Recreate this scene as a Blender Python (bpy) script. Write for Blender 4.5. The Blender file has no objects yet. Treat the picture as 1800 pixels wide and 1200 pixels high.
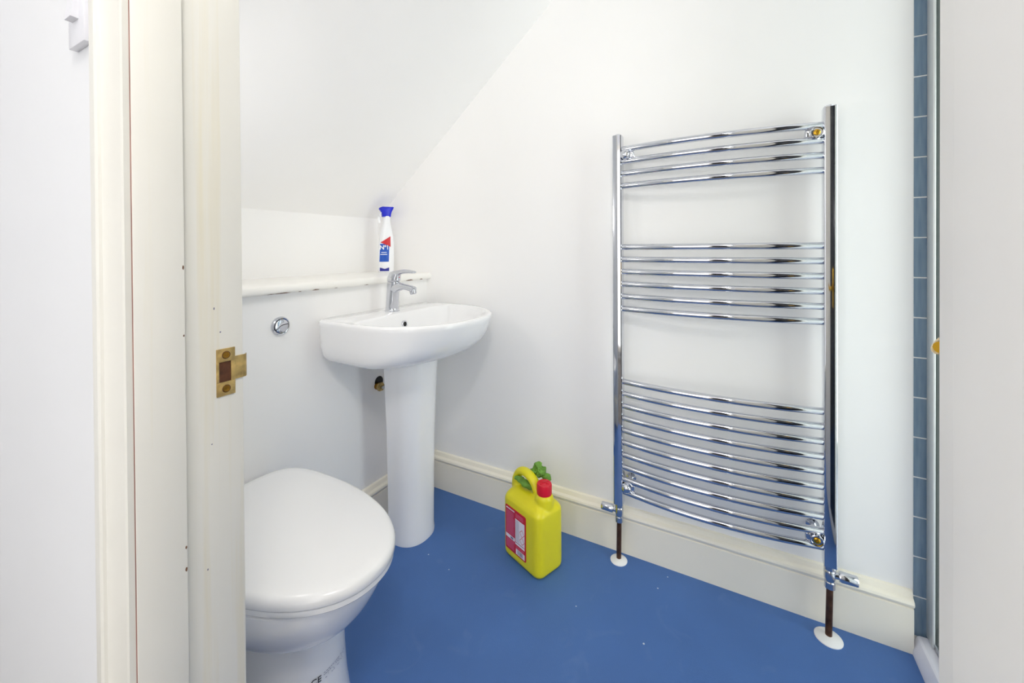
import bpy, bmesh, math, random
from mathutils import Vector, Matrix, noise
random.seed(7)
S = bpy.context.scene
COL = S.collection
PI = math.pi
# ---------------------------------------------------------------- camera
CAM_H = 1.04
FPX = 716.0            # focal length in pixels of the 1800 x 1200 frame
ROW = 442.0            # row of the optical axis (shifted lens)
cd = bpy.data.cameras.new('camera'); cam = bpy.data.objects.new('camera', cd); COL.objects.link(cam)
cd.sensor_width = 36.0; cd.lens = FPX / 1800 * 36.0; cd.shift_y = -(600 - ROW) / 1800
cd.clip_start = 0.01; cd.clip_end = 50
CM = (Matrix.Translation((0, 0, CAM_H)) @ Matrix.Rotation(math.radians(-61.36), 4, 'Z')
      @ Matrix.Rotation(PI / 2 + math.radians(-0.41), 4, 'X') @ Matrix.Rotation(math.radians(-0.33), 4, 'Z'))
cam.matrix_world = CM
S.camera = cam
# ---------------------------------------------------------------- world, added fill lights, exposure
W = bpy.data.worlds.new('world'); S.world = W; W.use_nodes = True
W.node_tree.nodes['Background'].inputs[0].default_value = (0.9, 0.95, 1.0, 1)
W.node_tree.nodes['Background'].inputs[1].default_value = 0.3
P_HALL_FILL, P_HALL, P_END, P_WALL_FILL = 21.5, 6.0, 18.5, 2.1
def area(name, loc, size, power, color=(1, 1, 1), rot=(0, 0, 0)):
    l = bpy.data.lights.new(name, 'AREA'); l.shape = 'DISK'; l.size = size; l.energy = power; l.color = color
    o = bpy.data.objects.new(name, l); COL.objects.link(o); o.location = loc; o.rotation_euler = rot
    return o
HALL_FILL = (-0.20, -0.14, 1.98)      # unseen fill light added just outside the doorway
pl = bpy.data.lights.new('hall_fill_light', 'POINT'); pl.energy = P_HALL_FILL; pl.shadow_soft_size = 0.11; pl.color = (1.0, 0.962, 0.91)
po = bpy.data.objects.new('hall_fill_light', pl); COL.objects.link(po); po.location = HALL_FILL
WALL_FILL = (0.375, 0.93, 1.22)        # unseen fill light added on the bathroom side of the door wall
pw = bpy.data.lights.new('wall_fill_light', 'POINT'); pw.energy = P_WALL_FILL; pw.shadow_soft_size = 0.07; pw.color = (1.0, 0.962, 0.91)
po = bpy.data.objects.new('wall_fill_light', pw); COL.objects.link(po); po.location = WALL_FILL
# fill light panels at the added windows, behind the camera and over the shower
FILL_WIN_HALL = ((-0.85, -0.19), (0.23, 0.95)); HWZ = (0.12, 1.95)
FILL_WIN_END = (0.40, 1.30, 0.16, 1.85)
def fill_panel(name, loc, sx, sz, power, rot):
    o = area(name, loc, sx, power, (1.0, 0.97, 0.93), rot); o.data.shape = 'RECTANGLE'; o.data.size = sx; o.data.size_y = sz
for a_, b_ in FILL_WIN_HALL: fill_panel('hall_fill_panel', (-1.235, (a_ + b_) / 2, sum(HWZ) / 2), HWZ[1] - HWZ[0], b_ - a_, P_HALL, (0, -PI / 2, 0))
fill_panel('shower_fill_panel', ((FILL_WIN_END[0] + FILL_WIN_END[1]) / 2, -1.205, (FILL_WIN_END[2] + FILL_WIN_END[3]) / 2), FILL_WIN_END[1] - FILL_WIN_END[0], FILL_WIN_END[3] - FILL_WIN_END[2], P_END, (PI / 2, 0, 0))
S.cycles.max_bounces = 16; S.cycles.diffuse_bounces = 12; S.cycles.glossy_bounces = 6
vs = S.view_settings
vs.view_transform = 'Standard'; vs.look = 'None'; vs.exposure = 0.05; vs.gamma = 1.0; vs.use_curve_mapping = False

# ---------------------------------------------------------------- materials
MATS = {}
def lin(c): return tuple(((v / 255) / 12.92 if v / 255 <= 0.04045 else ((v / 255 + 0.055) / 1.055) ** 2.4) for v in c)
def mat(name, rgb, rough=0.5, metal=0.0, bump=0.0, bscale=200.0, var=0.0, vscale=6.0, coat=0.0, sub=0.0, emit=0.0):
    m = bpy.data.materials.new(name); m.use_nodes = True
    nt = m.node_tree; b = nt.nodes['Principled BSDF']
    c = lin(rgb)
    b.inputs['Base Color'].default_value = (*c, 1); b.inputs['Roughness'].default_value = rough
    b.inputs['Metallic'].default_value = metal
    if coat: b.inputs['Coat Weight'].default_value = coat; b.inputs['Coat Roughness'].default_value = 0.06
    if emit: b.inputs['Emission Color'].default_value = (*c, 1); b.inputs['Emission Strength'].default_value = emit
    tc = nt.nodes.new('ShaderNodeTexCoord')
    n = nt.nodes.new('ShaderNodeTexNoise'); n.inputs['Scale'].default_value = vscale; n.inputs['Detail'].default_value = 5
    nt.links.new(tc.outputs['Object'], n.inputs['Vector'])
    r = nt.nodes.new('ShaderNodeMixRGB'); r.blend_type = 'MULTIPLY'; r.inputs[1].default_value = (*c, 1)
    cr = nt.nodes.new('ShaderNodeValToRGB'); cr.color_ramp.elements[0].position = 0.3; cr.color_ramp.elements[1].position = 0.7
    lo = 1 - max(var, 0.005); cr.color_ramp.elements[0].color = (lo, lo, lo, 1); cr.color_ramp.elements[1].color = (1, 1, 1, 1)
    r.inputs[0].default_value = 1.0
    nt.links.new(n.outputs['Fac'], cr.inputs[0]); nt.links.new(cr.outputs[0], r.inputs[2]); nt.links.new(r.outputs[0], b.inputs['Base Color'])
    if bump:
        n2 = nt.nodes.new('ShaderNodeTexNoise'); n2.inputs['Scale'].default_value = bscale; n2.inputs['Detail'].default_value = 3
        nt.links.new(tc.outputs['Object'], n2.inputs['Vector'])
        bp = nt.nodes.new('ShaderNodeBump'); bp.inputs['Strength'].default_value = bump; bp.inputs['Distance'].default_value = 0.002
        nt.links.new(n2.outputs['Fac'], bp.inputs['Height']); nt.links.new(bp.outputs[0], b.inputs['Normal'])
    m['ramp'] = r.name
    MATS[name] = m
    return m
mat('wall_paint', (246, 245, 244), 0.75, bump=0.08, bscale=60, var=0.015, vscale=3)
mat('ceiling_paint', (246, 245, 244), 0.85, bump=0.06, bscale=60, var=0.01)
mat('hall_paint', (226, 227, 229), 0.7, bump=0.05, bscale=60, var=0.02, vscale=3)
mat('gloss_paint', (247, 241, 226), 0.38, bump=0.05, bscale=90, var=0.03, vscale=5)
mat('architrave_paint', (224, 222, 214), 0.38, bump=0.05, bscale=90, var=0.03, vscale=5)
mat('shelf_paint', (245, 243, 238), 0.35, bump=0.05, bscale=90, var=0.03, vscale=5)
mat('frame_paint', (242, 241, 239), 0.42, bump=0.06, bscale=80, var=0.03, vscale=7)
mat('crack', (172, 128, 118), 0.9, var=0.4, vscale=14)
mat('bare_wood', (120, 84, 60), 0.8, var=0.4, vscale=60)
mat('ceramic', (243, 243, 244), 0.09, coat=0.5)
mat('plastic_white', (242, 242, 242), 0.18, coat=0.3)
mat('switch_plastic', (220, 220, 225), 0.3)
mat('chrome', (214, 216, 222), 0.06, metal=1.0)
mat('chrome_soft', (200, 202, 208), 0.16, metal=1.0)
mat('brass', (186, 138, 58), 0.3, metal=1.0, var=0.35, vscale=80)
mat('brass_old', (226, 192, 122), 0.32, metal=0.55, var=0.6, vscale=70, bump=0.3, bscale=300)
mat('brass_bright', (214, 168, 58), 0.22, metal=1.0)
mat('copper_pipe', (112, 78, 58), 0.35, metal=0.7, var=0.5, vscale=60)
mat('dark', (22, 20, 20), 0.6)
mat('rust', (98, 58, 34), 0.8, var=0.6, vscale=90, bump=0.5, bscale=250)
mat('grout', (232, 232, 230), 0.9)
mat('jug_yellow', (226, 216, 28), 0.36, bump=0.06, bscale=120, var=0.03)
mat('cap_red', (214, 16, 44), 0.35)
mat('label_red', (196, 22, 58), 0.35, var=0.06, vscale=40)
mat('label_edge', (206, 24, 34), 0.35)
mat('label_white', (238, 232, 236), 0.4)
mat('label_pink', (232, 130, 165), 0.4)
mat('label_grey', (120, 118, 140), 0.5)
mat('ink', (60, 58, 62), 0.6)
mat('cloth_green', (116, 168, 62), 0.7, var=0.45, vscale=40, bump=0.4, bscale=150)
mat('bottle_white', (242, 243, 246), 0.25)
mat('spray_blue', (12, 30, 200), 0.3)
mat('label_blue', (16, 84, 190), 0.35, var=0.15, vscale=40)
mat('label_navy', (44, 48, 150), 0.35)
mat('tray_white', (236, 236, 246), 0.22)
mat('reflection_dark', (30, 34, 42), 0.15)  # dark of the added door strip, mirrored in the radiator
mat('door_dark', (24, 25, 28), 0.7)
mat('hall_floor', (122, 116, 110), 0.9, bump=0.4, bscale=300, var=0.2, vscale=40)
mat('fill_lamp_body', (240, 240, 240), 0.4)
mat('lamp_diffuser', (255, 252, 246), 0.5, emit=3.0)
mat('silicone', (225, 222, 218), 0.6)
mat('fill_pane', (236, 243, 255), 0.4, emit=0.15)  # faint glow for the panes of the added windows
mat('satin_profile', (214, 217, 216), 0.32, metal=0.25)

def blue_floor():
    m = mat('blue_vinyl', (72, 112, 175), 0.62, bump=0.25, bscale=350, var=0.10, vscale=5)
    nt = m.node_tree; b = nt.nodes['Principled BSDF']; base = nt.nodes[m['ramp']]
    tc = nt.nodes.new('ShaderNodeTexCoord')
    v = nt.nodes.new('ShaderNodeTexVoronoi'); v.inputs['Scale'].default_value = 13; v.inputs['Randomness'].default_value = 1
    nt.links.new(tc.outputs['Object'], v.inputs['Vector'])
    lt = nt.nodes.new('ShaderNodeMath'); lt.operation = 'LESS_THAN'; lt.inputs[1].default_value = 0.035
    nt.links.new(v.outputs['Distance'], lt.inputs[0])
    mx = nt.nodes.new('ShaderNodeMixRGB'); mx.inputs[2].default_value = (0.62, 0.66, 0.72, 1)
    nt.links.new(lt.outputs[0], mx.inputs[0]); nt.links.new(base.outputs[0], mx.inputs[1])
    # pale scuffs
    n = nt.nodes.new('ShaderNodeTexNoise'); n.inputs['Scale'].default_value = 9; n.inputs['Detail'].default_value = 8; n.inputs['Distortion'].default_value = 1.2
    nt.links.new(tc.outputs['Object'], n.inputs['Vector'])
    cr = nt.nodes.new('ShaderNodeValToRGB'); cr.color_ramp.elements[0].position = 0.62; cr.color_ramp.elements[1].position = 0.85
    cr.color_ramp.elements[1].color = (0.16, 0.16, 0.16, 1)
    nt.links.new(n.outputs['Fac'], cr.inputs[0])
    m2 = nt.nodes.new('ShaderNodeMixRGB'); m2.inputs[2].default_value = (0.24, 0.36, 0.56, 1)
    nt.links.new(cr.outputs[0], m2.inputs[0]); nt.links.new(mx.outputs[0], m2.inputs[1]); nt.links.new(m2.outputs[0], b.inputs['Base Color'])
blue_floor()
def tile_mat():
    m = mat('tile_blue', (86, 118, 148), 0.12, bump=0.12, bscale=25, var=0.0)
    nt = m.node_tree; b = nt.nodes['Principled BSDF']
    tc = nt.nodes.new('ShaderNodeTexCoord'); mp = nt.nodes.new('ShaderNodeMapping'); mp.inputs['Scale'].default_value = (1, 40, 4)
    n = nt.nodes.new('ShaderNodeTexNoise'); n.inputs['Scale'].default_value = 3; n.inputs['Detail'].default_value = 6
    oi = nt.nodes.new('ShaderNodeObjectInfo'); ad = nt.nodes.new('ShaderNodeVectorMath'); ad.operation = 'ADD'
    nt.links.new(tc.outputs['Object'], mp.inputs['Vector']); nt.links.new(mp.outputs[0], ad.inputs[0]); nt.links.new(oi.outputs['Location'], ad.inputs[1])
    nt.links.new(ad.outputs[0], n.inputs['Vector'])
    cr = nt.nodes.new('ShaderNodeValToRGB')
    cr.color_ramp.elements[0].position = 0.3; cr.color_ramp.elements[0].color = (*lin((98, 122, 146)), 1)
    cr.color_ramp.elements[1].position = 0.72; cr.color_ramp.elements[1].color = (*lin((124, 146, 164)), 1)
    nt.links.new(n.outputs['Fac'], cr.inputs[0]); nt.links.new(cr.outputs[0], b.inputs['Base Color'])
tile_mat()
def glass_mat():
    m = bpy.data.materials.new('screen_glass'); m.use_nodes = True; nt = m.node_tree
    nt.nodes.remove(nt.nodes['Principled BSDF']); out = nt.nodes['Material Output']
    t = nt.nodes.new('ShaderNodeBsdfTransparent'); t.inputs[0].default_value = (0.90, 0.94, 0.93, 1)
    g = nt.nodes.new('ShaderNodeBsdfGlossy'); g.inputs['Roughness'].default_value = 0.03
    n = nt.nodes.new('ShaderNodeTexNoise'); n.inputs['Scale'].default_value = 20
    fr = nt.nodes.new('ShaderNodeFresnel'); fr.inputs[0].default_value = 1.45
    ml = nt.nodes.new('ShaderNodeMath'); ml.operation = 'MULTIPLY'; nt.links.new(fr.outputs[0], ml.inputs[0]); ml.inputs[1].default_value = 0.45
    mx = nt.nodes.new('ShaderNodeMixShader'); nt.links.new(ml.outputs[0], mx.inputs[0])
    nt.links.new(t.outputs[0], mx.inputs[1]); nt.links.new(g.outputs[0], mx.inputs[2]); nt.links.new(mx.outputs[0], out.inputs[0])
    MATS['screen_glass'] = m
glass_mat()
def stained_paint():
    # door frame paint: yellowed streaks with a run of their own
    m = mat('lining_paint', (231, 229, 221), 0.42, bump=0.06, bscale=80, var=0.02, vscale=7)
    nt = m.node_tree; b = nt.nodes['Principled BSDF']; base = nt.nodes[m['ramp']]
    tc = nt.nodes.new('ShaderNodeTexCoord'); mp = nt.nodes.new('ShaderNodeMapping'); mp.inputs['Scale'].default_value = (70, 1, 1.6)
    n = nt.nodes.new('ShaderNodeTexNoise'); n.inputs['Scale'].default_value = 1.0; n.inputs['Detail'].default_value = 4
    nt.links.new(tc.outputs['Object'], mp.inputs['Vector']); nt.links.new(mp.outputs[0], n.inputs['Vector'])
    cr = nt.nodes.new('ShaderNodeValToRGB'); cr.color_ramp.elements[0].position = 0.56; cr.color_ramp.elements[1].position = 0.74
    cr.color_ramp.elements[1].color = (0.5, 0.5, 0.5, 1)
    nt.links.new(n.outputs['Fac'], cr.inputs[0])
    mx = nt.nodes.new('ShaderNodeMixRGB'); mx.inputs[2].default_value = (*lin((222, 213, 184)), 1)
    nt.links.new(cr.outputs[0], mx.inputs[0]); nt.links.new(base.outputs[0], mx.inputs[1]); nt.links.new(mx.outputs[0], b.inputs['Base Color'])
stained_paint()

# ---------------------------------------------------------------- mesh helpers
ROOT = {}
def thing(name, label, cat, loc=(0, 0, 0), rotz=0.0, group=None):
    o = bpy.data.objects.new(name, None); COL.objects.link(o); o.empty_display_size = 0.05
    o.location = loc; o.rotation_euler = (0, 0, rotz); o['label'] = label; o['category'] = cat
    if group: o['group'] = group
    ROOT[o] = Matrix.Translation(loc) @ Matrix.Rotation(rotz, 4, 'Z')
    return o
def obj(name, bm, m, parent=None, smooth=True, world=False, label=None, angle=40):
    """one mesh object; world=True: the vertices are given in world space and are moved into the parent's"""
    bmesh.ops.recalc_face_normals(bm, faces=bm.faces)
    me = bpy.data.meshes.new(name); bm.to_mesh(me); bm.free()
    return link(name, me, m, parent, smooth, world, label, angle)
def link(name, me, m, parent=None, smooth=True, world=False, label=None, angle=40):
    if len(me.materials) == 0: me.materials.append(MATS[m])
    o = bpy.data.objects.new(name, me); COL.objects.link(o)
    if smooth:
        me.polygons.foreach_set('use_smooth', [True] * len(me.polygons))
        me.set_sharp_from_angle(angle=math.radians(angle))
    if parent is not None:
        o.parent = parent; ROOT[o] = ROOT[parent]
        if world: me.transform(ROOT[parent].inverted())
    else: ROOT[o] = Matrix.Identity(4)
    if label: o['label'] = label
    return o
def tag(o, label, cat, group=None):
    o['label'] = label; o['category'] = cat
    if group: o['group'] = group
    return o
def struct(o): o['kind'] = 'structure'; return o
def BM(): return bmesh.new()
def box(bm, x0, x1, y0, y1, z0, z1, bev=0.0, seg=2, M=None):
    r = bmesh.ops.create_cube(bm, size=1.0)
    vs_ = r['verts']
    for v in vs_: v.co = Vector(((x0 + x1) / 2 + v.co.x * (x1 - x0), (y0 + y1) / 2 + v.co.y * (y1 - y0), (z0 + z1) / 2 + v.co.z * (z1 - z0)))
    if bev:
        es = list({e for v in vs_ for e in v.link_edges})
        r2 = bmesh.ops.bevel(bm, geom=es, offset=bev, segments=seg, affect='EDGES', profile=0.5)
        vs_ = list({v for f in r2['faces'] for v in f.verts} | {v for v in vs_ if v.is_valid})
    if M is not None: bmesh.ops.transform(bm, matrix=M, verts=vs_)
    return bm
def loft(bm, rings, cap0=True, cap1=True, closed=True):
    R = [[bm.verts.new(p) for p in r] for r in rings]
    n = len(R[0])
    for a, b in zip(R, R[1:]):
        for i in range(n if closed else n - 1):
            j = (i + 1) % n
            bm.faces.new((a[i], a[j], b[j], b[i]))
    if cap0: bm.faces.new(list(reversed(R[0])))
    if cap1: bm.faces.new(R[-1])
    return bm
def frame_for(d, up=Vector((0, 0, 1))):
    d = d.normalized()
    if abs(d.dot(up)) > 0.98: up = Vector((0, 1, 0)) if abs(d.y) < 0.9 else Vector((1, 0, 0))
    s = d.cross(up).normalized(); u = s.cross(d).normalized()
    return s, u
def tube(bm, path, radii, n=12, cap=True):
    """sweep a round or elliptic section; a radius is a number or (side, up)"""
    path = [Vector(p) for p in path]
    if not isinstance(radii, (list, tuple)): radii = [radii] * len(path)
    rings = []
    for i, p in enumerate(path):
        d = path[min(i + 1, len(path) - 1)] - path[max(i - 1, 0)]
        s, u = frame_for(d)
        a, b = radii[i] if isinstance(radii[i], (list, tuple)) else (radii[i], radii[i])
        rings.append([p + s * (a * math.cos(2 * PI * k / n)) + u * (b * math.sin(2 * PI * k / n)) for k in range(n)])
    return loft(bm, rings, cap, cap)
def lathe(bm, prof, n=24, M=None):
    """prof = [(r, z)] about the z axis, then moved by M"""
    rings = []
    for r, z in prof:
        rings.append([Vector((max(r, 1e-5) * math.cos(2 * PI * k / n), max(r, 1e-5) * math.sin(2 * PI * k / n), z)) for k in range(n)])
    if M is not None: rings = [[M @ p for p in r] for r in rings]
    return loft(bm, rings)
def ring_lathe(bm, prof, n=24, M=None):
    rings = [[Vector((r * math.cos(2 * PI * k / n), r * math.sin(2 * PI * k / n), z)) for k in range(n)] for r, z in prof]
    if M is not None: rings = [[M @ p for p in r] for r in rings]
    R = [[bm.verts.new(p) for p in r] for r in rings]; m = len(R)
    for i in range(m):
        a, b = R[i], R[(i + 1) % m]
        for k in range(n): j = (k + 1) % n; bm.faces.new((a[k], a[j], b[j], b[k]))
    return bm
def axis_mat(loc, d):
    q = Vector((0, 0, 1)).rotation_difference(Vector(d).normalized())
    return Matrix.Translation(loc) @ q.to_matrix().to_4x4()
def prism(bm, poly, axis, a, b):
    """poly = 2-D points, extruded along axis ('x','y','z') from a to b"""
    def P(p, t): return {'x': (t, p[0], p[1]), 'y': (p[0], t, p[1]), 'z': (p[0], p[1], t)}[axis]
    return loft(bm, [[P(p, a) for p in poly], [P(p, b) for p in poly]])
def catmull(pts, k=8):
    P = [Vector(p) for p in pts]; P = [2 * P[0] - P[1]] + P + [2 * P[-1] - P[-2]]; out = []
    for i in range(1, len(P) - 2):
        for j in range(k):
            t = j / k
            out.append(0.5 * ((2 * P[i]) + (P[i + 1] - P[i - 1]) * t + (2 * P[i - 1] - 5 * P[i] + 4 * P[i + 1] - P[i + 2]) * t * t + (3 * P[i] - P[i - 1] - 3 * P[i + 1] + P[i + 2]) * t ** 3))
    out.append(P[-2]); return out
def lerp_profile(keys, k=6):
    """smooth interpolation of a list of tuples"""
    out = []
    n = len(keys)
    for i in range(n - 1):
        p0, p1, p2, p3 = keys[max(i - 1, 0)], keys[i], keys[i + 1], keys[min(i + 2, n - 1)]
        for j in range(k):
            t = j / k
            out.append(tuple(0.5 * (2 * b + (c - a) * t + (2 * a - 5 * b + 4 * c - d) * t * t + (3 * b - a - 3 * c + d) * t ** 3) for a, b, c, d in zip(p0, p1, p2, p3)))
    out.append(keys[-1]); return out
def text_mesh(txt, size, extrude=0.0, bold=0.0):
    cu = bpy.data.curves.new('lettering', 'FONT'); cu.body = txt; cu.size = size; cu.extrude = extrude; cu.offset = size * bold
    cu.align_x = 'CENTER'; cu.align_y = 'CENTER'; cu.resolution_u = 3
    o = bpy.data.objects.new('lettering', cu); COL.objects.link(o)
    dg = bpy.context.evaluated_depsgraph_get()
    me = bpy.data.meshes.new_from_object(o.evaluated_get(dg))
    bpy.data.objects.remove(o); bpy.data.curves.remove(cu)
    me.materials.clear()
    return me
def outline(cx, yc, a, bf, cb, nf=2.3, nb=7.0, N=72):
    """plan outline: rounded front of depth bf towards -y, squarer back of depth cb towards +y"""
    pts = []
    for k in range(N):
        t = 2 * PI * k / N; c, s = math.cos(t), math.sin(t)
        n = nf if s < 0 else nb
        sg = lambda v: (1 if v >= 0 else -1) * abs(v) ** (2 / n)
        pts.append((cx + a * sg(c), yc + (bf if s < 0 else cb) * sg(s)))
    return pts

# ---------------------------------------------------------------- the room
XW = 1.41          # right wall, carries the towel rail
YB = 1.503         # back wall above the shelf
YX = 1.204         # boxed-in cistern below the shelf
XD0, XD1 = 0.19, 0.30   # door wall, hall face and bathroom face
YS = -0.402        # plaster ends, shower tiles begin
YE = -1.22         # end of the shower
ZC = 2.34
bm = BM(); box(bm, 0.25, XW + 0.1, YE - 0.1, YB + 0.1, -0.06, 0.0); struct(obj('floor', bm, 'blue_vinyl', smooth=False))
bm = BM(); box(bm, -1.35, 0.25, -1.35, 1.6, -0.06, 0.0); struct(obj('floor_hall', bm, 'hall_floor', smooth=False))
bm = BM(); box(bm, XW, XW + 0.1, YS, YB + 0.1, 0, ZC); struct(obj('wall_right', bm, 'wall_paint', smooth=False))
bm = BM(); box(bm, XD1, XW, YB, YB + 0.1, 0.0, ZC); struct(obj('wall_back', bm, 'wall_paint', smooth=False))
bm = BM(); box(bm, XD1, XW, YX, YB, 0.0, 0.909); struct(obj('wall_boxing', bm, 'wall_paint', smooth=False))
# sloping ceiling: from the top of the back wall up to the flat ceiling
sl = (1.963 - 1.186) / (YB - 0.59)
yt = YB - (ZC - 1.186) / sl
bm = BM(); prism(bm, [(YB, 1.186), (YB + 0.1, 1.186), (YB + 0.1, ZC + 0.1), (yt, ZC + 0.1), (yt, ZC)], 'x', XD1, XW)
struct(obj('ceiling_slope', bm, 'ceiling_paint', smooth=False))
bm = BM(); box(bm, XD1, XW + 0.1, YE - 0.1, yt, ZC, ZC + 0.1); struct(obj('ceiling', bm, 'ceiling_paint', smooth=False))
# wall with the doorway
YJ0, YJ1 = -0.098, 0.58
bm = BM()
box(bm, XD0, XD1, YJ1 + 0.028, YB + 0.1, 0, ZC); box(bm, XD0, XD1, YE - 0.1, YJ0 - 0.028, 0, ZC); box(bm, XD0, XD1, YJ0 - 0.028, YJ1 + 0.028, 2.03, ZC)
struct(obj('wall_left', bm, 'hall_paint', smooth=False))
# hall behind the camera
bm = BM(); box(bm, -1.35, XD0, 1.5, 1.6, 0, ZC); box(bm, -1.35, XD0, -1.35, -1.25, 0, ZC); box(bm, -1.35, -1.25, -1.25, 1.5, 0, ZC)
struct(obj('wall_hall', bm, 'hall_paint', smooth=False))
bm = BM(); box(bm, -1.35, XD1, -1.35, 1.6, ZC, ZC + 0.1); struct(obj('ceiling_hall', bm, 'ceiling_paint', smooth=False))
# door lining: rebated jambs and head with planted stops
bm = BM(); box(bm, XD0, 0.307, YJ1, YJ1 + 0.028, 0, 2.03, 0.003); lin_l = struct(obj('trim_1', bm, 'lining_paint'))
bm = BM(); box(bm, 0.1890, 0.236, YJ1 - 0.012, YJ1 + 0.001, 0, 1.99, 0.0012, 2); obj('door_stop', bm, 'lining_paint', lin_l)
bm = BM(); box(bm, XD0, 0.309, YJ0 - 0.028, YJ0, 0, 2.03, 0.003); lin_r = struct(obj('trim_2', bm, 'frame_paint'))
bm = BM(); box(bm, 0.174, 0.236, YJ0, YJ0 + 0.0195, 0, 1.99, 0.004, 3); obj('door_stop', bm, 'frame_paint', lin_r)
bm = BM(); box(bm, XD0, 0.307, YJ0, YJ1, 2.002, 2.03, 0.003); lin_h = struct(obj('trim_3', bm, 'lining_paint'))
# moulded architraves on the hall face of the wall
AP = [(0.000, 0.0), (0.000, -0.0082), (0.003, -0.0095), (0.005, -0.0095), (0.006, -0.0088), (0.014, -0.0092), (0.024, -0.0105), (0.032, -0.0125), (0.036, -0.0148),
      (0.037, -0.0175), (0.040, -0.0192), (0.050, -0.0192), (0.056, -0.0182), (0.058, -0.0155), (0.058, 0.0)]
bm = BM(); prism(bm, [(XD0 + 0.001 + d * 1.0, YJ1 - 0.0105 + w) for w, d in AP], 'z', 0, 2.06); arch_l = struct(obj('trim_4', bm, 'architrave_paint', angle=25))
bm = BM(); box(bm, 0.1882, 0.1893, YJ1 - 0.0109, YJ1 - 0.0100, 0, 2.0); obj('paint_crack', bm, 'crack', arch_l, smooth=False, label='dark reddish crack in the paint')
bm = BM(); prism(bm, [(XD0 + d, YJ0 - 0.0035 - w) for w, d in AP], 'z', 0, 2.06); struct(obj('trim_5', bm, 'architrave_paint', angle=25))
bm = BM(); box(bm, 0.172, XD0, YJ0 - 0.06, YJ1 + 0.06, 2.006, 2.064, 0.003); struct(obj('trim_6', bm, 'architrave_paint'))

# skirting boards with a rounded top moulding
SP = [(0.0, 0.0), (0.0185, 0.0), (0.0185, 0.1135), (0.0150, 0.116), (0.0150, 0.118), (0.0205, 0.1205), (0.0228, 0.1235), (0.0245, 0.129), (0.0225, 0.135), (0.0175, 0.138), (0.0125, 0.140), (0.0105, 0.146), (0.008, 0.152), (0.0045, 0.1545), (0.0, 0.155)]
bm = BM(); loft(bm, [[(XW - w, y, z) for w, z in SP] for y in (YX, YS + 0.002)]); struct(obj('baseboard_right', bm, 'gloss_paint', angle=28))
bm = BM(); loft(bm, [[(x, YX - w, z) for w, z in SP] for x in (XD1, XW - 0.001)]); struct(obj('baseboard_back', bm, 'gloss_paint', angle=28))
bm = BM(); loft(bm, [[(XD1 + w, y, z) for w, z in SP] for y in (YX, YJ1 + 0.03)]); struct(obj('baseboard_left', bm, 'gloss_paint', angle=28))

# tiled shower walls
bm = BM(); box(bm, XW + 0.0008, XW + 0.1, YE, YS, 0.0, ZC); ws = struct(obj('wall_shower', bm, 'grout', smooth=False))
TW, TH, GR = 0.200, 0.0993, 0.0032
bm = BM(); box(bm, -0.006, 0.0, -TW / 2, TW / 2, -TH / 2, TH / 2, 0.0012, 2); bmesh.ops.recalc_face_normals(bm, faces=bm.faces)
tme = bpy.data.meshes.new('tile'); bm.to_mesh(tme); bm.free(); tme.materials.append(MATS['tile_blue'])
z0 = 0.140 - 0.1025 * 1
for c in range(4):
    for r in range(23):
        t = bpy.data.objects.new('tile', tme); COL.objects.link(t); t.parent = ws
        t.location = (XW + 0.0052, YS - 0.0015 - TW / 2 - c * (TW + GR), z0 + (r + 0.5) * 0.1025 - 0.00125 + 0.00125)
        t.rotation_euler = (0, 0, random.uniform(-0.002, 0.002))
bm = BM(); box(bm, XD1, XW + 0.1, YE - 0.1, YE, 0, ZC); wsb = struct(obj('wall_end', bm, 'grout', smooth=False))
for c in range(5):
    for r in range(23):
        xc_ = XW - 0.005 - TW / 2 - c * (TW + GR); zc_ = z0 + (r + 0.5) * 0.1025
        if FILL_WIN_END[0] - .14 < xc_ < FILL_WIN_END[1] + .14 and FILL_WIN_END[2] - .1 < zc_ < FILL_WIN_END[3] + .1: continue
        t = bpy.data.objects.new('tile', tme); COL.objects.link(t); t.parent = wsb
        t.rotation_euler = (0, 0, -PI / 2)
        t.location = (XW - 0.005 - TW / 2 - c * (TW + GR), YE + 0.001, z0 + (r + 0.5) * 0.1025)

# windows added for fill light, in the hall and over the shower
def fill_window(n, rect_fn, a, b, z0_, z1_):
    w = thing('fill_window_%d' % n, 'white framed pane added for fill light', 'fill_window', rect_fn((a + b) / 2, 0, z0_)); w['kind'] = 'structure'; del w['category']
    bm = BM(); box_p(bm, rect_fn, a, b, 0.0, 0.006, z0_, z1_); obj('pane', bm, 'fill_pane', w, world=True, smooth=False)
    for (p, q, r, t_) in ((a - .05, a, z0_ - .05, z1_ + .05), (b, b + .05, z0_ - .05, z1_ + .05), (a, b, z0_ - .05, z0_), (a, b, z1_, z1_ + .05)):
        bm = BM(); box_p(bm, rect_fn, p, q, 0.0, 0.03, r, t_); obj('frame', bm, 'gloss_paint', w, world=True, smooth=False)
def box_p(bm, fn, a, b, d0, d1, z0_, z1_):
    p, q = fn(a, d0, z0_), fn(b, d1, z1_); box(bm, min(p[0], q[0]), max(p[0], q[0]), min(p[1], q[1]), max(p[1], q[1]), z0_, z1_)
for i_, (a_, b_) in enumerate(FILL_WIN_HALL): fill_window(i_ + 1, lambda u, d_, z_: (-1.25 + d_, u, z_), a_, b_, *HWZ)
fill_window(3, lambda u, d_, z_: (u, YE + 0.002 + d_, z_), *FILL_WIN_END)
d2 = thing('added_dark_door', 'narrow dark cupboard door added in the hall for the rail reflections', 'door', (-1.25, 0.02, 0)); d2['kind'] = 'structure'; del d2['category']  # unseen door added for the dark spots mirrored in the rails
bm = BM(); box(bm, -1.25, -1.215, -0.125, 0.165, 0.0, 2.30, 0.003); obj('door_leaf', bm, 'door_dark', d2, world=True)
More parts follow.
